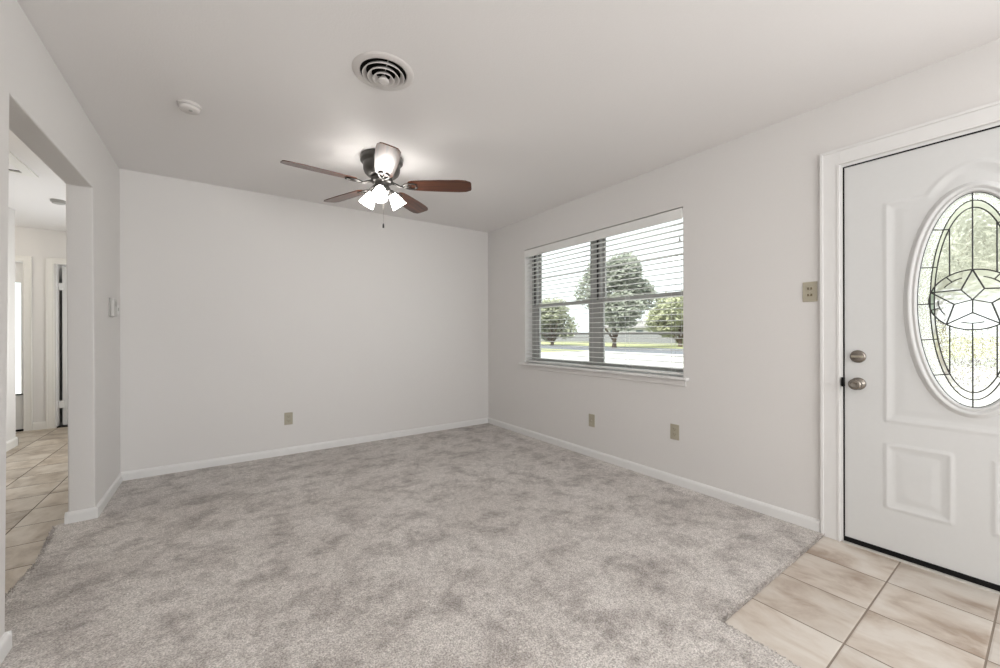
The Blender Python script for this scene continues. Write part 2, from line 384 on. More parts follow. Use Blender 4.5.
# store room behind the ajar door
b = BM(); box(b, -1.78, -1.70, 7.27, 8.4, 0, H); wall_cells(b, 0, -.70, -.6, 7.27, 8.4, 0, H, [(7.4, 8.3, .5, 2.2)]); box(b, -1.78, -.6, 8.4, 8.5, 0, H); box(b, -1.78, -.6, 7.27, 8.5, H, H+.1); box(b, -1.78, -.6, 7.3, 8.5, -.06, 0)  # unseen side opening added to let light onto the open door leaf
struct('wall_store_room', b, 'wall', 'dim walls of the small room behind the ajar door', 'wall')

# ---------------------------------------------------------------- baseboards (profile: d out, z)
BP = [(0, 0), (.013, 0), (.013, .062), (.011, .070), (.006, .078), (0, .081)]
def baseboard(bm, p, q, n, z0=0, hs=1):
    """p,q: 2-D ends on the wall face, n: 2-D outward normal"""
    A = [bm.verts.new((p[0]+n[0]*d, p[1]+n[1]*d, z0+z*hs)) for d, z in BP]; B_ = [bm.verts.new((q[0]+n[0]*d, q[1]+n[1]*d, z0+z*hs)) for d, z in BP]
    k = len(BP)
    for i in range(k): bm.faces.new((A[i], A[(i+1) % k], B_[(i+1) % k], B_[i]))
    bm.faces.new(A); bm.faces.new(B_[::-1])
b = BM(); baseboard(b, (XL, YB), (XR, YB), (0, -1)); struct('baseboard_back', b, 'trim', 'white baseboard along the back wall', 'baseboard')
b = BM(); baseboard(b, (XR, .787), (XR, YB), (-1, 0)); struct('baseboard_right', b, 'trim', 'white baseboard along the right wall from corner to front door', 'baseboard')
b = BM(); baseboard(b, (XL, 3.455), (XL, YB), (1, 0)); baseboard(b, (XLo-.013, 3.455), (XL+.013, 3.455), (0, -1)); baseboard(b, (XLo, 3.441), (XLo, 5), (-1, 0))
struct('baseboard_left', b, 'trim', 'white baseboard wrapping the far jamb of the hall opening', 'baseboard')
b = BM(); baseboard(b, (XL, -2.6), (XL, 2.19), (1, 0)); baseboard(b, (XLo-.013, 2.19), (XL+.013, 2.19), (0, 1))
struct('baseboard_left_near', b, 'trim', 'white baseboard on the near side of the hall opening', 'baseboard')
b = BM(); baseboard(b, (-1.73, .3), (-1.73, 6.263), (1, 0), hs=1.15); baseboard(b, (-1.84, 6.25), (-1.717, 6.25), (0, 1), hs=1.15)
struct('baseboard_hall', b, 'halltrim', 'white baseboard along the left hall wall', 'baseboard')
b = BM(); baseboard(b, (-1.845, 7.15), (-1.735, 7.15), (0, -1), hs=1.15); struct('baseboard_hall_end', b, 'halltrim', 'short baseboard between the two hall doorways', 'baseboard')

# ---------------------------------------------------------------- casings
def casing(bm, axis, t, out_, a0, a1, z1, wdt, sides=(1, 1), z0=0):
    """door casing around a0..a1, top z1; t wall plane, out_ direction sign"""
    def bb(a, c, z, zz, d0, d1):
        if axis == 0: box(bm, t+out_*d0, t+out_*d1, a, c, z, zz)
        else: box(bm, a, c, t+out_*d0, t+out_*d1, z, zz)
    def prof(lo, hi, z, zz, vert, outer_hi):
        bb(lo, hi, z, zz, 0, .014)
    w2 = wdt
    for s, (lo, hi, o0, o1) in zip(sides, ((a0-w2, a0, a0-w2, a0-w2+.014), (a1, a1+w2, a1+w2-.014, a1+w2))):
        if s:
            bb(lo, hi, z0, z1+w2, 0, .013); bb(o0, o1, z0, z1+w2, .0125, .019)
            m0, m1 = (hi-.012, hi) if lo < a0 else (lo, lo+.012)
            bb(m0, m1, z0, z1, .0125, .016)
    bb(a0, a1, z1, z1+w2, 0, .0128); bb(a0-w2*sides[0], a1+w2*sides[1], z1+w2-.014, z1+w2+.0005, .0125, .0192); bb(a0, a1, z1, z1+.012, .0125, .0158)
b = BM(); casing(b, 0, XR, -1, DY0+.012, DY1-.014, DZ1-.006, .086)
struct('trim_1', b, 'trim', 'white painted casing around the front door', 'door casing', bevel=.003)
b = BM(); casing(b, 1, 7.15, -1, -2.69, -1.915, 2.022, .068); struct('trim_2', b, 'halltrim', 'white casing of the left hall doorway with the glazed door', 'door casing', bevel=.003)
b = BM(); casing(b, 1, 7.15, -1, -1.665, -.93, 2.025, .07); struct('trim_3', b, 'halltrim', 'white casing of the right hall doorway with the ajar door', 'door casing', bevel=.003)

# ---------------------------------------------------------------- front door
door = thing('door_1', (XR, .228, .02), 'white front door with oval leaded glass star window', 'door', kind='structure')
yc, zc = .228, 1.298
RY, RZ = .181, .497
y0d, y1d, z0d, z1d = .228-.452, .228+.452, .034, 2.054
def sd_rect(y, z, hw, za, zb):
    dx = abs(y-yc)-hw; dz = abs(z-(za+zb)/2)-(zb-za)/2
    return math.hypot(max(dx, 0), max(dz, 0)) + min(max(dx, dz), 0)
def sd_ell(y, z, a, c):
    k = math.hypot((y-yc)/a, (z-zc)/c)
    g = math.hypot((y-yc)/a**2, (z-zc)/c**2)
    return k*(k-1)/g if g > 1e-6 else -min(a, c)
def sd_low(y, z, s):
    dx = abs(y-(yc+s*.176))-.107; dz = abs(z-.413)-.157
    return math.hypot(max(dx, 0), max(dz, 0)) + min(max(dx, dz), 0)
def emb(s):      # raised bead then sunk field
    if s > .016: return 0
    if s > -.012: return .0038*math.cos((s-.002)/.014*PI/2)**2
    if s > -.03: return -.0024*(1-math.cos((s+.012)/.018*PI*1))/2
    if s > -.06: return -.0024*2/2*(1-(-.03-s)/.03)
    return 0
def relief(y, z):
    return emb(min(sd_rect(y, z, .283, .702, 1.808), sd_ell(y, z, .242, .622) if z > 1.7 else 9)) + emb(sd_low(y, z, 1)) + emb(sd_low(y, z, -1))
b = BM(); XD = XR+.006            # room face of the slab
st = .0075; ny = int((y1d-y0d)/st); nz = int((z1d-z0d)/st); G = {}
def gv(i, j):
    if (i, j) not in G:
        y = y0d+(y1d-y0d)*i/ny; z = z0d+(z1d-z0d)*j/nz; e = 1 if 0 < i < ny and 0 < j < nz else 0
        G[i, j] = b.verts.new((XD-relief(y, z)*e, y, z))
    return G[i, j]
for i in range(ny):
    for j in range(nz):
        y = y0d+(y1d-y0d)*(i+.5)/ny; z = z0d+(z1d-z0d)*(j+.5)/nz
        if sd_ell(y, z, RY+.008, RZ+.008) < 0: continue
        b.faces.new((gv(i, j), gv(i+1, j), gv(i+1, j+1), gv(i, j+1)))
for f_ in b.faces: f_.smooth = True
# edges and outer skin with the same oval opening
box(b, XD+.0005, XD+.042, y0d, y0d+.03, z0d, z1d); box(b, XD+.0005, XD+.042, y1d-.03, y1d, z0d, z1d)
box(b, XD+.0005, XD+.042, y0d+.03, y1d-.03, z0d, z0d+.03); box(b, XD+.0005, XD+.042, y0d+.03, y1d-.03, z1d-.03, z1d)
for i in range(0, ny, 2):
    for j in range(0, nz, 2):
        q = [(y0d+(y1d-y0d)*ii/ny, z0d+(z1d-z0d)*jj/nz) for ii, jj in ((i, j), (min(i+2, ny), j), (min(i+2, ny), min(j+2, nz)), (i, min(j+2, nz)))]
        if sd_ell(sum(p[0] for p in q)/4, sum(p[1] for p in q)/4, RY+.012, RZ+.012) < 0: continue
        b.faces.new([b.verts.new((XD+.0425, p[0], p[1])) for p in q])
leaf = obj('door_leaf', b, 'door', door)
def ell_sweep(bm, a, c, prof, x, seg=96):
    rings = []
    for k in range(seg):
        t = 2*PI*k/seg; nn = Vector((math.cos(t)/a, math.sin(t)/c)).normalized()
        rings.append([bm.verts.new((x-h, yc+a*math.cos(t)+nn.x*d, zc+c*math.sin(t)+nn.y*d)) for d, h in prof])
    m_ = len(prof)
    for k in range(seg):
        A, B_ = rings[k], rings[(k+1) % seg]
        for i in range(m_-1):
            f_ = bm.faces.new((A[i], A[i+1], B_[i+1], B_[i])); f_.smooth = True
b = BM(); ell_sweep(b, RY, RZ, [(-.004, -.02), (-.004, .004), (.000, .009), (.006, .010), (.009, .006), (.013, .0065), (.018, .013), (.025, .014), (.031, .010), (.034, .0045), (.038, .004), (.042, .0005), (.042, -.004)], XD)
ell_sweep(b, RY, RZ, [(-.004, -.02), (-.004, -.046), (.02, -.05), (.035, -.043), (.035, -.03)], XD)
obj('glass_moulding', b, 'door', leaf, smooth=True)
def ell_pts(a, c, n=96, t0=0, t1=2*PI, cy=None, cz=None):
    return [(XD+.012, (yc if cy is None else cy)+a*math.cos(t0+(t1-t0)*k/n), (zc if cz is None else cz)+c*math.sin(t0+(t1-t0)*k/n)) for k in range(n+(0 if abs(t1-t0) > 6.28 else 1))]
A1, C1, A2, C2 = .133, .457, .119, .424
SA, SCz, SO = .137, .138, 1.300           # star oval half width / half height / centre z
# glass pieces: rippled centre, frosted border, clear band and star
def ell_disc(bm, a, c, x0, x1, n=72, mi=0, cz=None):
    A = [bm.verts.new((x0, p[1], p[2])) for p in ell_pts(a, c, n, cz=cz)]; B_ = [bm.verts.new((x1, p[1], p[2])) for p in ell_pts(a, c, n, cz=cz)]
    for v in (A, B_): bm.faces.new(v).material_index = mi
    for k in range(n): bm.faces.new((A[k], A[(k+1) % n], B_[(k+1) % n], B_[k])).material_index = mi
def ell_ring(bm, a0, c0, a1, c1, x0, n=96):
    P, Q = ell_pts(a0, c0, n), ell_pts(a1, c1, n)
    vp = [bm.verts.new((x0, p[1], p[2])) for p in P]; vq = [bm.verts.new((x0, p[1], p[2])) for p in Q]
    for k in range(n): bm.faces.new((vp[k], vp[(k+1) % n], vq[(k+1) % n], vq[k]))
def ell_z(a, c, y): return c*math.sqrt(max(0, 1-((y-yc)/a)**2))
b = BM()      # centre field minus the star oval: two lobes as strips
N = 60
for s in (1, -1):
    prev = None
    for k in range(N+1):
        y = yc - A2 + 2*A2*k/N; zo = zc + s*ell_z(A2, C2, y); zi = SO + s*ell_z(SA, SCz, y)
        if (zo-zi)*s < 0: zo = zi
        cur = (b.verts.new((XD+.012, y, zi)), b.verts.new((XD+.012, y, zo)))
        if prev: b.faces.new((prev[0], cur[0], cur[1], prev[1]))
        prev = cur
gp = obj('rippled_glass', b, 'rain', leaf)
b = BM(); ell_ring(b, A1, C1, RY, RZ, XD+.012); obj('border_glass', b, 'rough', leaf)
b = BM(); ell_ring(b, A2, C2, A1, C1, XD+.012); obj('band_glass', b, 'clear', leaf)
b = BM(); b.faces.new([b.verts.new((XD+.012, p[1], p[2])) for p in ell_pts(SA, SCz, 72, cz=SO)]); obj('star_glass', b, 'clear', leaf)
# lead came
b = BM(); cr = .0026; XC = XD+.012
def seg_(p, q, r=cr): tube(b, [(XC, p[0], p[1]), (XC, q[0], q[1])], r, 6)
tube(b, ell_pts(RY-.003, RZ-.003), .004, 6, closed=True); tube(b, ell_pts(A1, C1), cr, 6, closed=True); tube(b, ell_pts(A2, C2), cr, 6, closed=True)
tube(b, ell_pts(SA, SCz, 64, cz=SO), cr*1.2, 6, closed=True)
seg_((yc, zc+RZ), (yc, SO+SCz)); seg_((yc, zc-RZ), (yc, SO-SCz))
for s in (1, -1):
    y = yc+s*.070
    seg_((y, zc+ell_z(A2, C2, y)), (y, SO+ell_z(SA, SCz, y))); seg_((y, zc-ell_z(A2, C2, y)), (y, SO-ell_z(SA, SCz, y)))
    for dz in (.338, .165, -.01, -.18, -.345):
        def yy(a, c, d=dz): return yc+s*a*math.sqrt(1-(d/c)**2)
        seg_((yy(A2, C2), zc+dz), (yy(RY, RZ, dz*1.03), zc+dz*1.03))
star = [(yc+SA*math.cos(PI/2+2*PI*k/5), SO+SCz*math.sin(PI/2+2*PI*k/5)) for k in range(5)]
inn = [(yc+SA*.43*math.cos(PI/2+PI/5+2*PI*k/5), SO+SCz*.43*math.sin(PI/2+PI/5+2*PI*k/5)) for k in range(5)]
for k in range(5):
    seg_(star[k], inn[k], .0032); seg_(star[k], inn[k-1], .0032); seg_((yc, SO), inn[k])
    a0 = PI/2+2*PI*k/5; t0, t1 = a0+.30, a0+2*PI/5-.30
    P = [(XC, yc+SA*.78*math.cos(t0+(t1-t0)*i/8), SO+SCz*.78*math.sin(t0+(t1-t0)*i/8)) for i in range(9)]
    tube(b, P, cr, 6)
    for t in ((t0+t1)/2,) : seg_((yc+SA*.78*math.cos(t), SO+SCz*.78*math.sin(t)), (yc+SA*math.cos(t), SO+SCz*math.sin(t)))
obj('lead_came', b, 'came', leaf)
# frame, sill, and dark strips standing in for the shaded gap round the leaf
b = BM()
box(b, XR+.001, XR+.139, y1d+.006, DY1, 0, DZ1); box(b, XR+.001, XR+.139, DY0, y0d-.006, 0, DZ1); box(b, XR+.001, XR+.139, y0d-.006, y1d+.006, z1d+.006, DZ1)
obj('door_frame', b, 'trim', door)
b = BM()
box(b, XR+.020, XR+.075, y1d-.004, y1d+.0058, .03, z1d+.0058); box(b, XR+.020, XR+.075, y0d-.0058, y0d-.0002, .03, z1d+.0058); box(b, XR+.020, XR+.075, y0d, y1d, z1d+.0002, z1d+.0058)
box(b, XR-.0, XR+.075, y1d+.0006, y1d+.0058, .03, z1d+.005); box(b, XR-.0, XR+.075, y0d, y1d, z1d+.0006, z1d+.0058)
obj('door_gap_shade_strip', b, 'rubber', door)
b = BM(); box(b, XR+.0, XR+.12, y0d-.005, y1d+.005, .006, .033); obj('door_sweep', b, 'rubber', door)
b = BM(); extrude_poly(b, [(XR-.012, 0), (XR-.010, .006), (XR+.001, .009), (XR+.14, .009), (XR+.14, -.03), (XR-.012, -.03)], 1, y0d-.005, y1d+.005)
obj('threshold', b, 'alusill', door)
# knob and deadbolt
ky = .624
b = BM(); lathe(b, [(.0, 0), (.033, 0), (.033, .006), (.028, .011), (.013, .014), (.011, .03), (.015, .036), (.024, .042), (.029, .052), (.029, .060), (.024, .068), (.015, .071), (.012, .069), (0, .069)], (XD, ky, .876), (-1, 0, 0), capends=False)
kn = obj('door_knob', b, 'nickel', leaf, smooth=True)
b = BM(); lathe(b, [(.0, 0), (.033, 0), (.034, .005), (.031, .011), (.024, .014), (0, .014)], (XD, ky, 1.022), (-1, 0, 0), capends=False)
db = obj('deadbolt', b, 'nickel', leaf, smooth=True)
b = BM(); box(b, XD-.030, XD-.013, ky-.024, ky+.024, 1.0165, 1.0275); obj('thumb_turn', b, 'screw', leaf, bevel=.003)
b = BM(); box(b, XR-.0135, XR+.01, y1d-.001, y1d+.012,   .855, .905); obj('strike_plate', b, 'rubber', door, bevel=.002)
b = BM()
for z in (.25, 1.05, 1.85): lathe(b, [(.006, 0), (.006, .09)], (XR-.002, y0d-.004, z), seg=12)
obj('hinge', b, 'nickel', door)

# ---------------------------------------------------------------- window
win = thing('window_1', (XR+.1, 2.53, WZ0), 'twin grey framed single-hung window behind white blinds', 'window', kind='structure')
XW = 2.915
b = BM()
box(b, XW-.01, XW+.045, WY0, WY0+.035, WZ0, WZ1); box(b, XW-.01, XW+.045, WY1-.085, WY1, WZ0, WZ1)
box(b, XW-.01, XW+.045, 2.475, 2.60, WZ0, WZ1)
for ya, yb in ((WY0+.035, 2.475), (2.60, WY1-.085)): box(b, XW-.01, XW+.045, ya, yb, WZ0, WZ0+.028); box(b, XW-.01, XW+.045, ya, yb, WZ1-.012, WZ1)
obj('window_frame', b, 'alu', win)
for (ya, yb) in ((WY0+.035, 2.475), (2.60, WY1-.085)):
    for (za, zb, xo, nm) in ((WZ0+.028, 1.475, 0, 'lower_sash'), (1.445, WZ1-.012, .024, 'upper_sash')):
        b = BM(); x0, x1 = XW+xo, XW+xo+.018; r = .026
        box(b, x0, x1, ya, ya+r, za, zb); box(b, x0, x1, yb-r, yb, za, zb); box(b, x0, x1, ya+r, yb-r, za, za+.03); box(b, x0, x1, ya+r, yb-r, zb-(.03 if xo == 0 else .018), zb)
        zm = 1.148 if nm == 'lower_sash' else 1.768
        box(b, x0+.004, x1-.004, ya+r, yb-r, zm-.008, zm+.008)
        s_ = obj(nm, b, 'alu', win)
        b = BM(); box(b, x0+.007, x0+.011, ya+r-.002, yb-r+.002, za+.028, zb-.028); obj('pane', b, 'glass', s_)
    if ya > 2: pass
for yq in (2.505, 3.415):  # dark strips painting the shaded gaps beside the upper sashes
    b = BM(); box(b, XW-.013, XW-.0095, yq-.008, yq+.012, 1.47, WZ1-.035); obj('sash_shade_strip', b, 'flatblack', win)
b = BM(); box(b, XW-.008, XW+.0, 2.66, 2.70, WZ0+.045, WZ0+.06); box(b, XW-.006, XW+.0, 2.67, 2.69, WZ0+.03, WZ0+.045); obj('sash_lock', b, 'alu', win)
# stool and apron
b = BM(); extrude_poly(b, [(XR-.042, .805), (XR-.046, .811), (XR-.046, .819), (XR-.040, .8255), (XW-.01, .8255), (XW-.01, .805)], 1, WY0+.0005, WY1-.0005)
for ya, yb in ((WY0-.045, WY0+.0004), (WY1-.0004, WY1+.06)): extrude_poly(b, [(XR-.042, .805), (XR-.046, .811), (XR-.046, .819), (XR-.040, .8255), (XR, .8255), (XR, .805)], 1, ya, yb)
obj('window_stool', b, 'trim', win)
b = BM(); extrude_poly(b, [(XR, .757), (XR-.010, .757), (XR-.013, .762), (XR-.013, .805), (XR, .805)], 1, WY0-.022, WY1+.035); obj('window_apron', b, 'wall', win)

# ---------------------------------------------------------------- blind
bl = thing('window_blind', (XR+.02, 2.53, WZ0), 'open white horizontal slat blind in the front window', 'blind')
BY0, BY1 = WY0+.006, WY1-.014
b = BM(); box(b, XR-.008, XR+.006, BY0-.001, BY1+.012, 1.998, 2.078); box(b, XR+.006, XR+.05, BY1, BY1+.012, 1.998, 2.078)
obj('valance', b, 'blind', bl, bevel=.002)
b = BM(); box(b, XR+.010, XR+.062, BY0, BY1-.004, 2.03, 2.075); obj('head_rail', b, 'blind', bl)
b = BM(); XS = XR+.037; z = 1.975; k = 0; sw = .025
while z > .875:
    pr = [(XS-sw, z-.0015), (XS, z+.0015), (XS+sw, z-.0005), (XS+sw, z+.0022), (XS, z+.0042), (XS-sw, z+.0012)]
    extrude_poly(b, pr, 1, BY0+.002, BY1-.004); z -= .0455; k += 1
obj('slats', b, 'blind', bl)
b = BM(); box(b, XS-sw, XS+sw, BY0+.002, BY1-.004, .836, .853); obj('bottom_rail', b, 'blind', bl, bevel=.003)
ladders = [WY0+.10, WY0+.52, 2.53, WY1-.55, WY1-.13]
b = BM()
for y in ladders:
    for dx in (-sw-.001, sw+.001): tube(b, [(XS+dx, y, .845), (XS+dx, y, 2.035)], .0008, 4)
obj('ladder_cord', b, 'cord', bl)
for (dy, zl) in ((.012, 1.13), (.020, 1.84)):
    b = BM(); tube(b, [(XS-sw-.004, BY0+dy, zl+.02), (XS-sw-.004, BY0+dy, 2.03)], .0011, 5); lc = obj('lift_cord', b, 'cord', bl)
    b = BM(); lathe(b, [(.002, .03), (.006, .012), (.007, 0), (.004, -.004)], (XS-sw-.006, BY0+dy+.004, zl), seg=12); obj('tassel', b, 'grey_plastic', lc, smooth=True)

# ---------------------------------------------------------------- wall plates
def plate(name, c, n, kind, label, cat, group=None):
    """c centre on the wall face, n outward normal (unit x or y)"""
    n = Vector(n); t = Vector((0, 0, 1)).cross(n); c = Vector(c)
    root = thing(name, c, label, cat, group)
    def bx(bm, a0, a1, z0, z1, d0, d1):
        p = c+t*a0+n*d0; q = c+t*a1+n*d1; box(bm, p.x, q.x, p.y, q.y, c.z+z0, c.z+z1)
    w_, h_ = .0355, .058
    b = BM(); bx(b, -w_, w_, -h_, h_, 0, .005); obj('cover_plate', b, 'almond', root, bevel=.0025)
    if kind == 'duplex':
        for s in (1, -1):
            b = BM(); zz = s*.0195
            pts = [(math.cos(a)*.0165, math.sin(a)*.0165) for a in [2*PI*i/24 for i in range(24)]]
            vs = [b.verts.new(c+t*max(-.0165, min(.0165, p[0]))+Vector((0, 0, zz+max(-.0135, min(.0135, p[1]))))+n*.0065) for p in pts]
            v2 = [b.verts.new(v.co-n*.0025) for v in vs]; b.faces.new(vs); m_ = len(vs)
            for i in range(m_): b.faces.new((vs[i], vs[(i+1) % m_], v2[(i+1) % m_], v2[i]))
            rc = obj('receptacle', b, 'almond', root)
            b = BM(); bx(b, -.0085, -.006, zz-.001, zz+.009, .0062, .0068); bx(b, .006, .0085, zz-.001, zz+.007, .0062, .0068); bx(b, -.002, .002, zz-.010, zz-.006, .0062, .0068)
            obj('slots', b, 'darkslot', rc)
        zs = (0,)
    elif kind == 'switch':
        for s in (1, -1):
            zz = s*.0185
            b = BM(); bx(b, -.015, .015, zz-.011, zz+.011, .004, .0064); rc = obj('switch_housing', b, 'almond', root, bevel=.0015)
            b = BM(); bx(b, -.012, -.003, zz-.0065, zz+.0065, .0062, .0072); bx(b, .003, .012, zz-.0065, zz+.0065, .0062, .0072); obj('switch_slot', b, 'brownslot', rc)
            b = BM(); bx(b, -.0028, .0028, zz-.002, zz+.005, .0062, .012); obj('toggle', b, 'almond', rc)
        zs = (0,)
    else:
        b = BM(); lathe(b, [(.0065, .004), (.0065, .009), (.0045, .009), (.0045, .013), (0, .013)], c, n, seg=16); obj('cable_jack', b, 'screw', root)
        zs = (.03, -.03)
    for z in zs:
        b = BM(); lathe(b, [(.0032, .004), (.0032, .0058), (0, .0062)], c+Vector((0, 0, z)), n, seg=12)
        obj('screw', b, 'screw', root)
    return root
plate('wall_outlet', (.528, YB, .352), (0, -1, 0), 'duplex', 'almond electrical outlet low on the back wall', 'outlet')
plate('cable_outlet', (XR, 2.488, .348), (-1, 0, 0), 'cable', 'almond blank-faced wall plate under the window, farther from the door', 'wall plate')
plate('wall_outlet', (XR, 1.673, .406), (-1, 0, 0), 'duplex', 'almond double outlet below the window end nearest the door', 'outlet')
plate('light_switch', (XR, .834, 1.388), (-1, 0, 0), 'switch', 'almond wall plate with two stacked switches beside the front door casing', 'light switch')

# thermostat and small sensor on the left wall
t = thing('thermostat', (XL, 3.885, 1.34), 'white and grey box thermostat on the left wall by the corner', 'thermostat')
b = BM(); box(b, XL, XL+.008, 3.828, 3.932, 1.272, 1.408); obj('back_plate', b, 'grey_plastic', t, bevel=.003)
b = BM(); box(b, XL+.008, XL+.028, 3.832, 3.928, 1.277, 1.403); obj('cover', b, 'thermo', t, bevel=.005)
b = BM(); box(b, XL+.0275, XL+.0292, 3.85, 3.91, 1.35, 1.385); obj('display', b, 'grey_plastic', t)
t = thing('wall_sensor', (XL, 4.045, 1.337), 'small white square sensor beside the thermostat', 'sensor')
b = BM(); box(b, XL, XL+.016, 4.015, 4.085, 1.30, 1.372); obj('housing', b, 'white_plastic', t, bevel=.004)
b = BM(); box(b, XL+.0155, XL+.017, 4.035, 4.062, 1.325, 1.35); obj('sensor_button', b, 'grey_plastic', t)

# ---------------------------------------------------------------- round ceiling vent
vc = (.662, 1.925, H)
v = thing('ceiling_vent', vc, 'round white stepped ceiling vent in the living room ceiling', 'vent')
b = BM(); lathe(b, [(.110, .03), (.110, -.004), (.113, -.008), (.120, -.008), (.135, -.0045), (.147, -.001), (.148, .001)], vc, seg=64, capends=False); obj('flange', b, 'vent', v, smooth=True)
for r, d in ((.101, .011), (.077, .020), (.053, .029)):
    b = BM(); lathe(b, [(r-.019, -d+.014), (r-.017, -d+.0145), (r-.002, -d-.0045), (r, -d-.008), (r-.003, -d-.009), (r-.006, -d-.007), (r-.021, -d+.012)], vc, seg=56, capends=False); obj('louver_ring', b, 'vent', v, smooth=True)
b = BM(); lathe(b, [(.008, -.016), (.012, -.022), (.026, -.040), (.027, -.044), (.016, -.046), (0, -.047)], vc, seg=40, capends=False); obj('centre_cone', b, 'vent', v, smooth=True)
b = BM(); lathe(b, [(.1095, -.003), (.1095, .0), (0, .0)], vc, seg=40, capends=False)
bmesh.ops.translate(b, verts=b.verts, vec=(0, 0, -.0006))
obj('duct_shade_disc', b, 'black', v)  # flat dark disc painting the shade inside the vent
b = BM()
for k in range(3):
    a = k*2*PI/3+.4; tube(b, [(vc[0]+.012*math.cos(a), vc[1]+.012*math.sin(a), H-.022), (vc[0]+.103*math.cos(a), vc[1]+.103*math.sin(a), H-.003)], .0016, 5)
obj('support_spider', b, 'vent', v)

# ---------------------------------------------------------------- smoke detector
sc = (-.137, 2.822, H)
s_ = thing('smoke_detector', sc, 'small round white smoke detector on the living room ceiling', 'smoke detector')
b = BM(); lathe(b, [(.056, 0), (.056, -.010), (.052, -.014)], sc, seg=40); obj('mounting_base', b, 'vent', s_, smooth=False)
b = BM(); lathe(b, [(.050, -.0135), (.049, -.026), (.043, -.034), (.020, -.038), (0, -.038)], sc, seg=40); cp = obj('cover', b, 'vent', s_, smooth=True)
b = BM(); lathe(b, [(.009, -.036), (.009, -.0405), (0, -.041)], (sc[0]+.006, sc[1]-.016, H), seg=16); obj('test_button', b, 'grey_plastic', cp)

# ---------------------------------------------------------------- ceiling fan
fx, fy = .970, 2.862
fan = thing('ceiling_fan', (fx, fy, H), 'five blade walnut ceiling fan with dark pewter motor and lit lamps', 'ceiling fan')
b = BM(); lathe(b, [(.146, 0), (.150, -.008), (.150, -.036), (.144, -.043), (.131, -.047), (.129, -.054), (.131, -.064), (.129, -.097), (.121, -.118), (.102, -.136), (.078, -.145), (0, -.146)], (fx, fy, H), seg=64, capends=False)
obj('motor_housing', b, 'pewter', fan, smooth=True)
b = BM(); lathe(b, [(.070, -.1455), (.078, -.156), (.078, -.180), (.070, -.186), (.052, -.192), (.052, -.216), (.060, -.223), (.060, -.242), (.045, -.258), (.02, -.268), (0, -.270)], (fx, fy, H), seg=48, capends=False)
obj('light_fitter', b, 'pewter', fan, smooth=True)
ZB = H-.202
def blade(ang):
    d = Vector((math.cos(ang), math.sin(ang), 0)); s = Vector((-math.sin(ang), math.cos(ang), 0)); tilt = math.radians(12)
    s2 = s*math.cos(tilt)-Vector((0, 0, 1))*math.sin(tilt)
    nrm = d.cross(s2).normalized(); o = Vector((fx, fy, ZB))
    # outline: half widths along the length
    prof = [(.190, .034), (.200, .047), (.225, .057), (.30, .065), (.42, .072), (.56, .075), (.615, .070), (.648, .052), (.654, .034)]
    b = BM(); uv = b.loops.layers.uv.new('uv')
    L = [(r, w_) for r, w_ in prof]+[(r, -w_) for r, w_ in prof[::-1]]
    vt = [b.verts.new(o+d*r+s2*w_+nrm*.003) for r, w_ in L]; vb = [b.verts.new(o+d*r+s2*w_-nrm*.003) for r, w_ in L]
    fs = [b.faces.new(vt), b.faces.new(vb[::-1])]; m_ = len(L)
    for i in range(m_): fs.append(b.faces.new((vt[i], vb[i], vb[(i+1) % m_], vt[(i+1) % m_])))
    for f_ in fs:
        for lp in f_.loops:
            q = lp.vert.co-o; lp[uv].uv = (q.dot(d)+ang, q.dot(s2)+ang*.37)
    bo = obj('fan_blade', b, 'walnut', fan)
    # ornate iron: arm from the hub, splitting into two curls under the blade
    b = BM(); dn = -nrm*.007
    arm = [o+d*.070+Vector((0, 0, .018)), o+d*.10+Vector((0, 0, .006)), o+d*.135+dn*1.4, o+d*.165+dn*1.3]
    tube(b, arm, [.011, .009, .008, .009], 8)
    for sg in (1, -1):
        P = [o+d*.150+dn+s2*0*sg, o+d*.172+dn+s2*.022*sg, o+d*.20+dn+s2*.034*sg, o+d*.232+dn+s2*.034*sg, o+d*.252+dn+s2*.020*sg, o+d*.245+dn+s2*.008*sg]
        tube(b, P, [.008, .0075, .007, .0065, .006, .004], 8)
    tube(b, [o+d*.16+dn, o+d*.215+dn], [.008, .005], 8)
    for r, w_ in ((.215, .034), (.215, -.034), (.25, 0)): lathe(b, [(.006, .0), (.005, .003), (0, .004)], o+d*r+s2*w_-nrm*.011, -nrm, seg=10)
    obj('blade_bracket', b, 'pewter', fan, smooth=True)
for k in range(5): blade(math.radians(-105+72*k))
for k in range(3):
    a = math.radians(-115+120*k); h = Vector((math.cos(a), math.sin(a), 0)); base = Vector((fx, fy, H-.225))+h*.060
    ax = (h*math.sin(math.radians(37))-Vector((0, 0, 1))*math.cos(math.radians(37))).normalized()
    b = BM(); tube(b, [Vector((fx, fy, H-.223))+h*.03, Vector((fx, fy, H-.223))+h*.058, base+ax*.012], .010, 10); lathe(b, [(.012, .004), (.023, .010), (.024, .034), (.0, .034)], base, ax, seg=24, capends=False)
    so = obj('lamp_socket', b, 'pewter', fan, smooth=True)
    b = BM(); lathe(b, [(.022, .030), (.027, .038), (.036, .060), (.044, .088), (.051, .118), (.056, .134), (.053, .134), (.047, .115), (.040, .088), (.032, .060), (.023, .038)], base, ax, seg=32, capends=False)
    obj('lamp_shade', b, 'shade', fan, smooth=True)
    b = BM(); lathe(b, [(0, .036), (.012, .04), (.014, .055), (.026, .082), (.027, .098), (.018, .112), (0, .118)], base, ax, seg=20, capends=False); obj('light_bulb', b, 'shade', fan, smooth=True)
b = BM(); tube(b, [(fx+.0, fy-.03, H-.262), (fx, fy-.03, H-.49)], .0007, 5); pc = obj('pull_chain', b, 'nickel', fan)
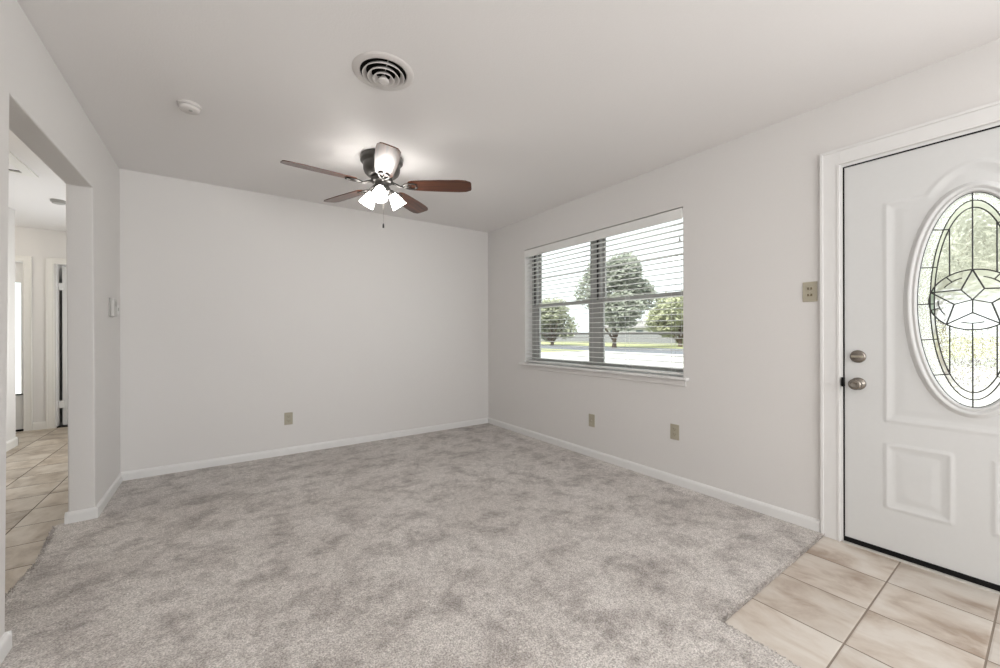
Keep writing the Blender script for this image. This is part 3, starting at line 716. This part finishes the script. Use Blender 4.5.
b = BM(); lathe(b, [(.002, .012), (.0055, .006), (.0065, -.008), (.006, -.020), (0, -.022)], (fx, fy-.03, H-.50), seg=12, capends=False); obj('chain_pull', b, 'flatblack', pc, smooth=True)

# ---------------------------------------------------------------- hall fittings
d2 = thing('door_2', (-2.3, 7.2, 0), 'white hall door with a tall bright glass panel', 'door', kind='structure')
b = BM(); wall_cells(b, 1, 7.185, 7.225, -2.685, -1.921, .02, 2.02, [(-2.57, -1.945, .44, 1.775)]); lf = obj('door_leaf', b, 'trim', d2)
b = BM(); box(b, -2.57, -1.945, 7.20, 7.206, .44, 1.775); obj('glass_panel', b, 'glass', lf)
b = BM(); box(b, -2.64, -1.93, 7.178, 7.186, .385, .405); obj('panel_rail', b, 'trim', lf)
b = BM(); box(b, -2.69, -1.915, 7.16, 7.26, 0, .018); obj('threshold', b, 'rubber', d2)
b = BM(); box(b, -2.0, -1.93, 7.172, 7.184, .43, .445); obj('latch', b, 'flatblack', lf)
d3 = thing('door_3', (-1.62, 7.26, 0), 'white hall door standing open with dark hinge gap', 'door', kind='structure')
b = BM(); box(b, -1.622, -1.587, 7.262, 7.97, .012, 2.01); lf = obj('door_leaf', b, 'trim', d3)
for z in (.278, 1.755):
    b = BM(); box(b, -1.649, -1.60, 7.236, 7.262, z-.045, z+.045); obj('hinge', b, 'trim', d3)
b = BM(); lathe(b, [(.026, 0), (.026, .006), (.01, .01), (.01, .03), (.024, .04), (.026, .052), (.015, .06), (0, .06)], (-1.587, 7.90, .95), (1, 0, 0), seg=24, capends=False); obj('door_knob', b, 'nickel', d3, smooth=True)
b = BM(); box(b, -1.65, -.92, 7.16, 7.26, 0, .012); obj('threshold', b, 'rubber', d3)

ah = thing('attic_hatch', (-1.46, 4.4, H), 'framed attic access panel in the hall ceiling', 'attic hatch')
b = BM(); zt = H-.014
for (xa, xb, ya, yb) in ((-1.73, -1.66, 3.95, 4.79), (-1.27, -1.20, 3.95, 4.79), (-1.66, -1.27, 4.72, 4.79), (-1.66, -1.27, 3.95, 4.02)): box(b, xa, xb, ya, yb, zt, H)
obj('frame', b, 'halltrim', ah)
b = BM(); box(b, -1.65, -1.28, 4.03, 4.695, H-.006, H); obj('hatch_panel', b, 'ceil', ah)
b = BM(); box(b, -1.66, -1.27, 4.696, 4.719, H-.004, H); obj('gap', b, 'black', ah)  # dark strip painting the shade between panel and frame
hs = thing('hall_smoke_alarm', (-1.262, 5.55, H), 'small round grey alarm on the hall ceiling', 'smoke alarm')
b = BM(); lathe(b, [(.056, 0), (.056, -.018)], (-1.262, 5.55, H), seg=32); obj('base_ring', b, 'grey_plastic', hs)
b = BM(); lathe(b, [(.048, -.018), (.044, -.032), (.02, -.038), (0, -.038)], (-1.262, 5.55, H), seg=32); obj('cover', b, 'grey_plastic', hs, smooth=True)
for (lx, ly, lab) in ((-1.25, 3.5, 'added glass ceiling lamp hidden in the near part of the hall'), (-2.42, 6.5, 'added glass ceiling lamp hidden around the turn of the hall')):
    hl = thing('added_hall_lamp', (lx, ly, H), lab, 'ceiling lamp', 'added hall lamps')  # unseen lamps added to brighten the hall
    b = BM(); lathe(b, [(.15, 0), (.15, -.02), (.14, -.025)], (lx, ly, H), seg=40); obj('base', b, 'white_plastic', hl)
    b = BM(); lathe(b, [(.138, -.024), (.13, -.06), (.09, -.09), (0, -.10)], (lx, ly, H), seg=40); obj('glass_bowl', b, 'addedlamp', hl, smooth=True)

# ---------------------------------------------------------------- outdoors
GZ = -.2
def at(u, D):       # point at pixel column u, depth D along the view axis
    return F*D + R*((u-500)/395.6*D)
def strip(name, D0, D1, u0, u1, z, m, label, cat):
    b = BM(); P = []
    for (u, D) in ((u0, D0), (u1, D0), (u1, D1), (u0, D1)):
        q = F*D+R*u; P.append((q.x, q.y))
    extrude_poly(b, P, 2, z-.05, z); return struct(name, b, m, label, cat)
b = BM(); box(b, XR+.15, 24, -20, 21.5, GZ-.12, GZ); struct('driveway', b, 'concrete', 'pale sunlit concrete driveway outside the front window', 'driveway')
b = BM(); box(b, XR+.15, 24, 21.51, 90, GZ-.12, GZ); struct('front_lawn', b, 'grass', 'front lawn beyond the driveway', 'lawn')
b = BM(); box(b, 24.01, 33, -80, 200, GZ-.12, GZ-.01); struct('street', b, 'asphalt', 'grey asphalt street crossing beyond the driveway', 'street')
b = BM(); box(b, 33.01, 180, -80, 260, GZ-.12, GZ); struct('far_lawn', b, 'grass', 'yellow-green lawns across the street', 'lawn')
b = BM(); box(b, -60, XR+.14, 9.5, 80, GZ-.12, GZ-.005); struct('patio', b, 'concrete', 'pale concrete patio behind the house', 'patio')
# outer house shell so the sun does not reach the rooms
b = BM(); box(b, -3.6, XR+.75, -3.3, 9.2, 2.72, 2.82); struct('roof_deck', b, 'siding', 'roof deck and eave over the rooms', 'roof')

def tree(name, u, D, crown_h, crown_r, base_z, lm, label, group, nleaf, seed, squash=.85, leaf=.22):
    g = random.Random(seed); p = at(u, D); p.z = GZ
    root = thing(name, (p.x, p.y, GZ), label, 'tree', group)
    b = BM(); top = Vector((p.x, p.y, base_z+ (crown_h-base_z)*.5))
    tube(b, [(p.x, p.y, GZ-.02), (p.x+.05, p.y, base_z*.5), top], [.26, .19, .10], 10)
    for k in range(6):
        a = k*PI/3+g.random(); s0 = Vector((p.x+.04, p.y, base_z*.7+.15*k))
        tube(b, [s0, s0+Vector((math.cos(a)*crown_r*.3, math.sin(a)*crown_r*.3, (crown_h-base_z)*.18)), s0+Vector((math.cos(a)*crown_r*.65, math.sin(a)*crown_r*.65, (crown_h-base_z)*.42))], [.09, .06, .02], 7)
    obj('trunk', b, 'bark', root, smooth=True)
    # lobed crown: leaves scattered over and inside several lobes
    cz = (crown_h+base_z)/2; hz = (crown_h-base_z)/2; lobes = []
    for k in range(16):
        a = g.uniform(0, 2*PI); e = g.uniform(-.8, 1); rr = g.uniform(.35, .68)
        lobes.append((Vector((p.x+math.cos(a)*crown_r*rr*math.sqrt(max(.1, 1-e*e*.7)), p.y+math.sin(a)*crown_r*rr*math.sqrt(max(.1, 1-e*e*.7)), cz+e*hz*.62)), crown_r*g.uniform(.32, .46)))
    b = BM()
    for _ in range(nleaf):
        c, r = lobes[g.randrange(16)]; dv = Vector((g.gauss(0, 1), g.gauss(0, 1), g.gauss(0, 1))).normalized(); q = c+dv*r*g.uniform(.55, 1.02)
        s = leaf*g.uniform(.6, 1.3); e1 = Vector((g.gauss(0, 1), g.gauss(0, 1), g.gauss(0, 1))).normalized(); e2 = e1.orthogonal().normalized()
        b.faces.new([b.verts.new(q+e1*s), b.verts.new(q+e2*s*.45), b.verts.new(q-e1*s), b.verts.new(q-e2*s*.45)])
    obj('crown', b, lm, root)
tree('shade_tree', 614, 36, 8.4, 3.7, .3, 'leafdark', 'large dark round tree across the street, centre of the window view', 'trees', 14000, 3, leaf=.24)
tree('street_tree', 680, 40, 5.6, 3.4, -.1, 'leaflight', 'yellow-green tree at the right of the window view', 'trees', 9000, 5, leaf=.24)
tree('street_tree', 552, 46, 5.0, 3.4, -.1, 'leafmid', 'low green tree at the left of the window view', 'trees', 8000, 8, leaf=.24)
tree('yard_tree', 935, 9, 6.0, 2.3, 1.15, 'leafpale', 'leafy young tree seen through the oval door glass on the left', 'trees', 8000, 11, leaf=.12)
tree('yard_tree', 1060, 13, 7.5, 3.0, 1.3, 'leafpale', 'pale green tree seen through the oval door glass on the right', 'trees', 8000, 13, leaf=.14)
# neighbour's fence
b0 = Vector((50, 16, GZ)); b1 = Vector((50, 80, GZ))
fe = thing('yard_fence', (b0.x, b0.y, GZ), 'pale grey board fence across the street', 'fence')
dv = (b1-b0); dv.z = 0; Ln = dv.length; dv.normalize(); nv = Vector((dv.y, -dv.x, 0))
b = BM(); n_ = int(Ln/.16)
for i in range(n_):
    c = b0+dv*(i*.16); P = [(c+nv*s*.012+dv*e) for s, e in ((-1, 0), (1, 0), (1, .15), (-1, .15))]
    extrude_poly(b, [(q.x, q.y) for q in P], 2, GZ-.02, GZ+1.5)
obj('fence_boards', b, 'fence', fe)
# neighbour house
hp = Vector((64, 46, GZ)); ho = thing('neighbour_house', (hp.x, hp.y, GZ), 'low pale grey house with hipped roof across the street', 'house')
def loc(a, c, z): q = hp+dv*a+nv*c; return (q.x, q.y, z)
b = BM(); P = [loc(a, c, 0)[:2] for a, c in ((-9, 0), (9, 0), (9, 7), (-9, 7))]; extrude_poly(b, P, 2, GZ-.02, 2.2); obj('house_wall', b, 'siding', ho)
b = BM(); E = [b.verts.new(loc(a, c, 2.2)) for a, c in ((-9.6, -.6), (9.6, -.6), (9.6, 7.6), (-9.6, 7.6))]; T_ = [b.verts.new(loc(a, 3.5, 3.7)) for a in (-5.5, 5.5)]
for f_ in ((E[0], E[1], T_[1], T_[0]), (E[1], E[2], T_[1]), (E[2], E[3], T_[0], T_[1]), (E[3], E[0], T_[0]), (E[3], E[2], E[1], E[0])): b.faces.new(f_)
obj('roof', b, 'roof', ho)
for a in (-6, -1.5, 4.5):
    b = BM(); P = [loc(a+e, c, 0)[:2] for e, c in ((0, -.03), (1.5, -.03), (1.5, .05), (0, .05))]; extrude_poly(b, P, 2, .7, 1.8); obj('house_window', b, 'glassdark', ho)
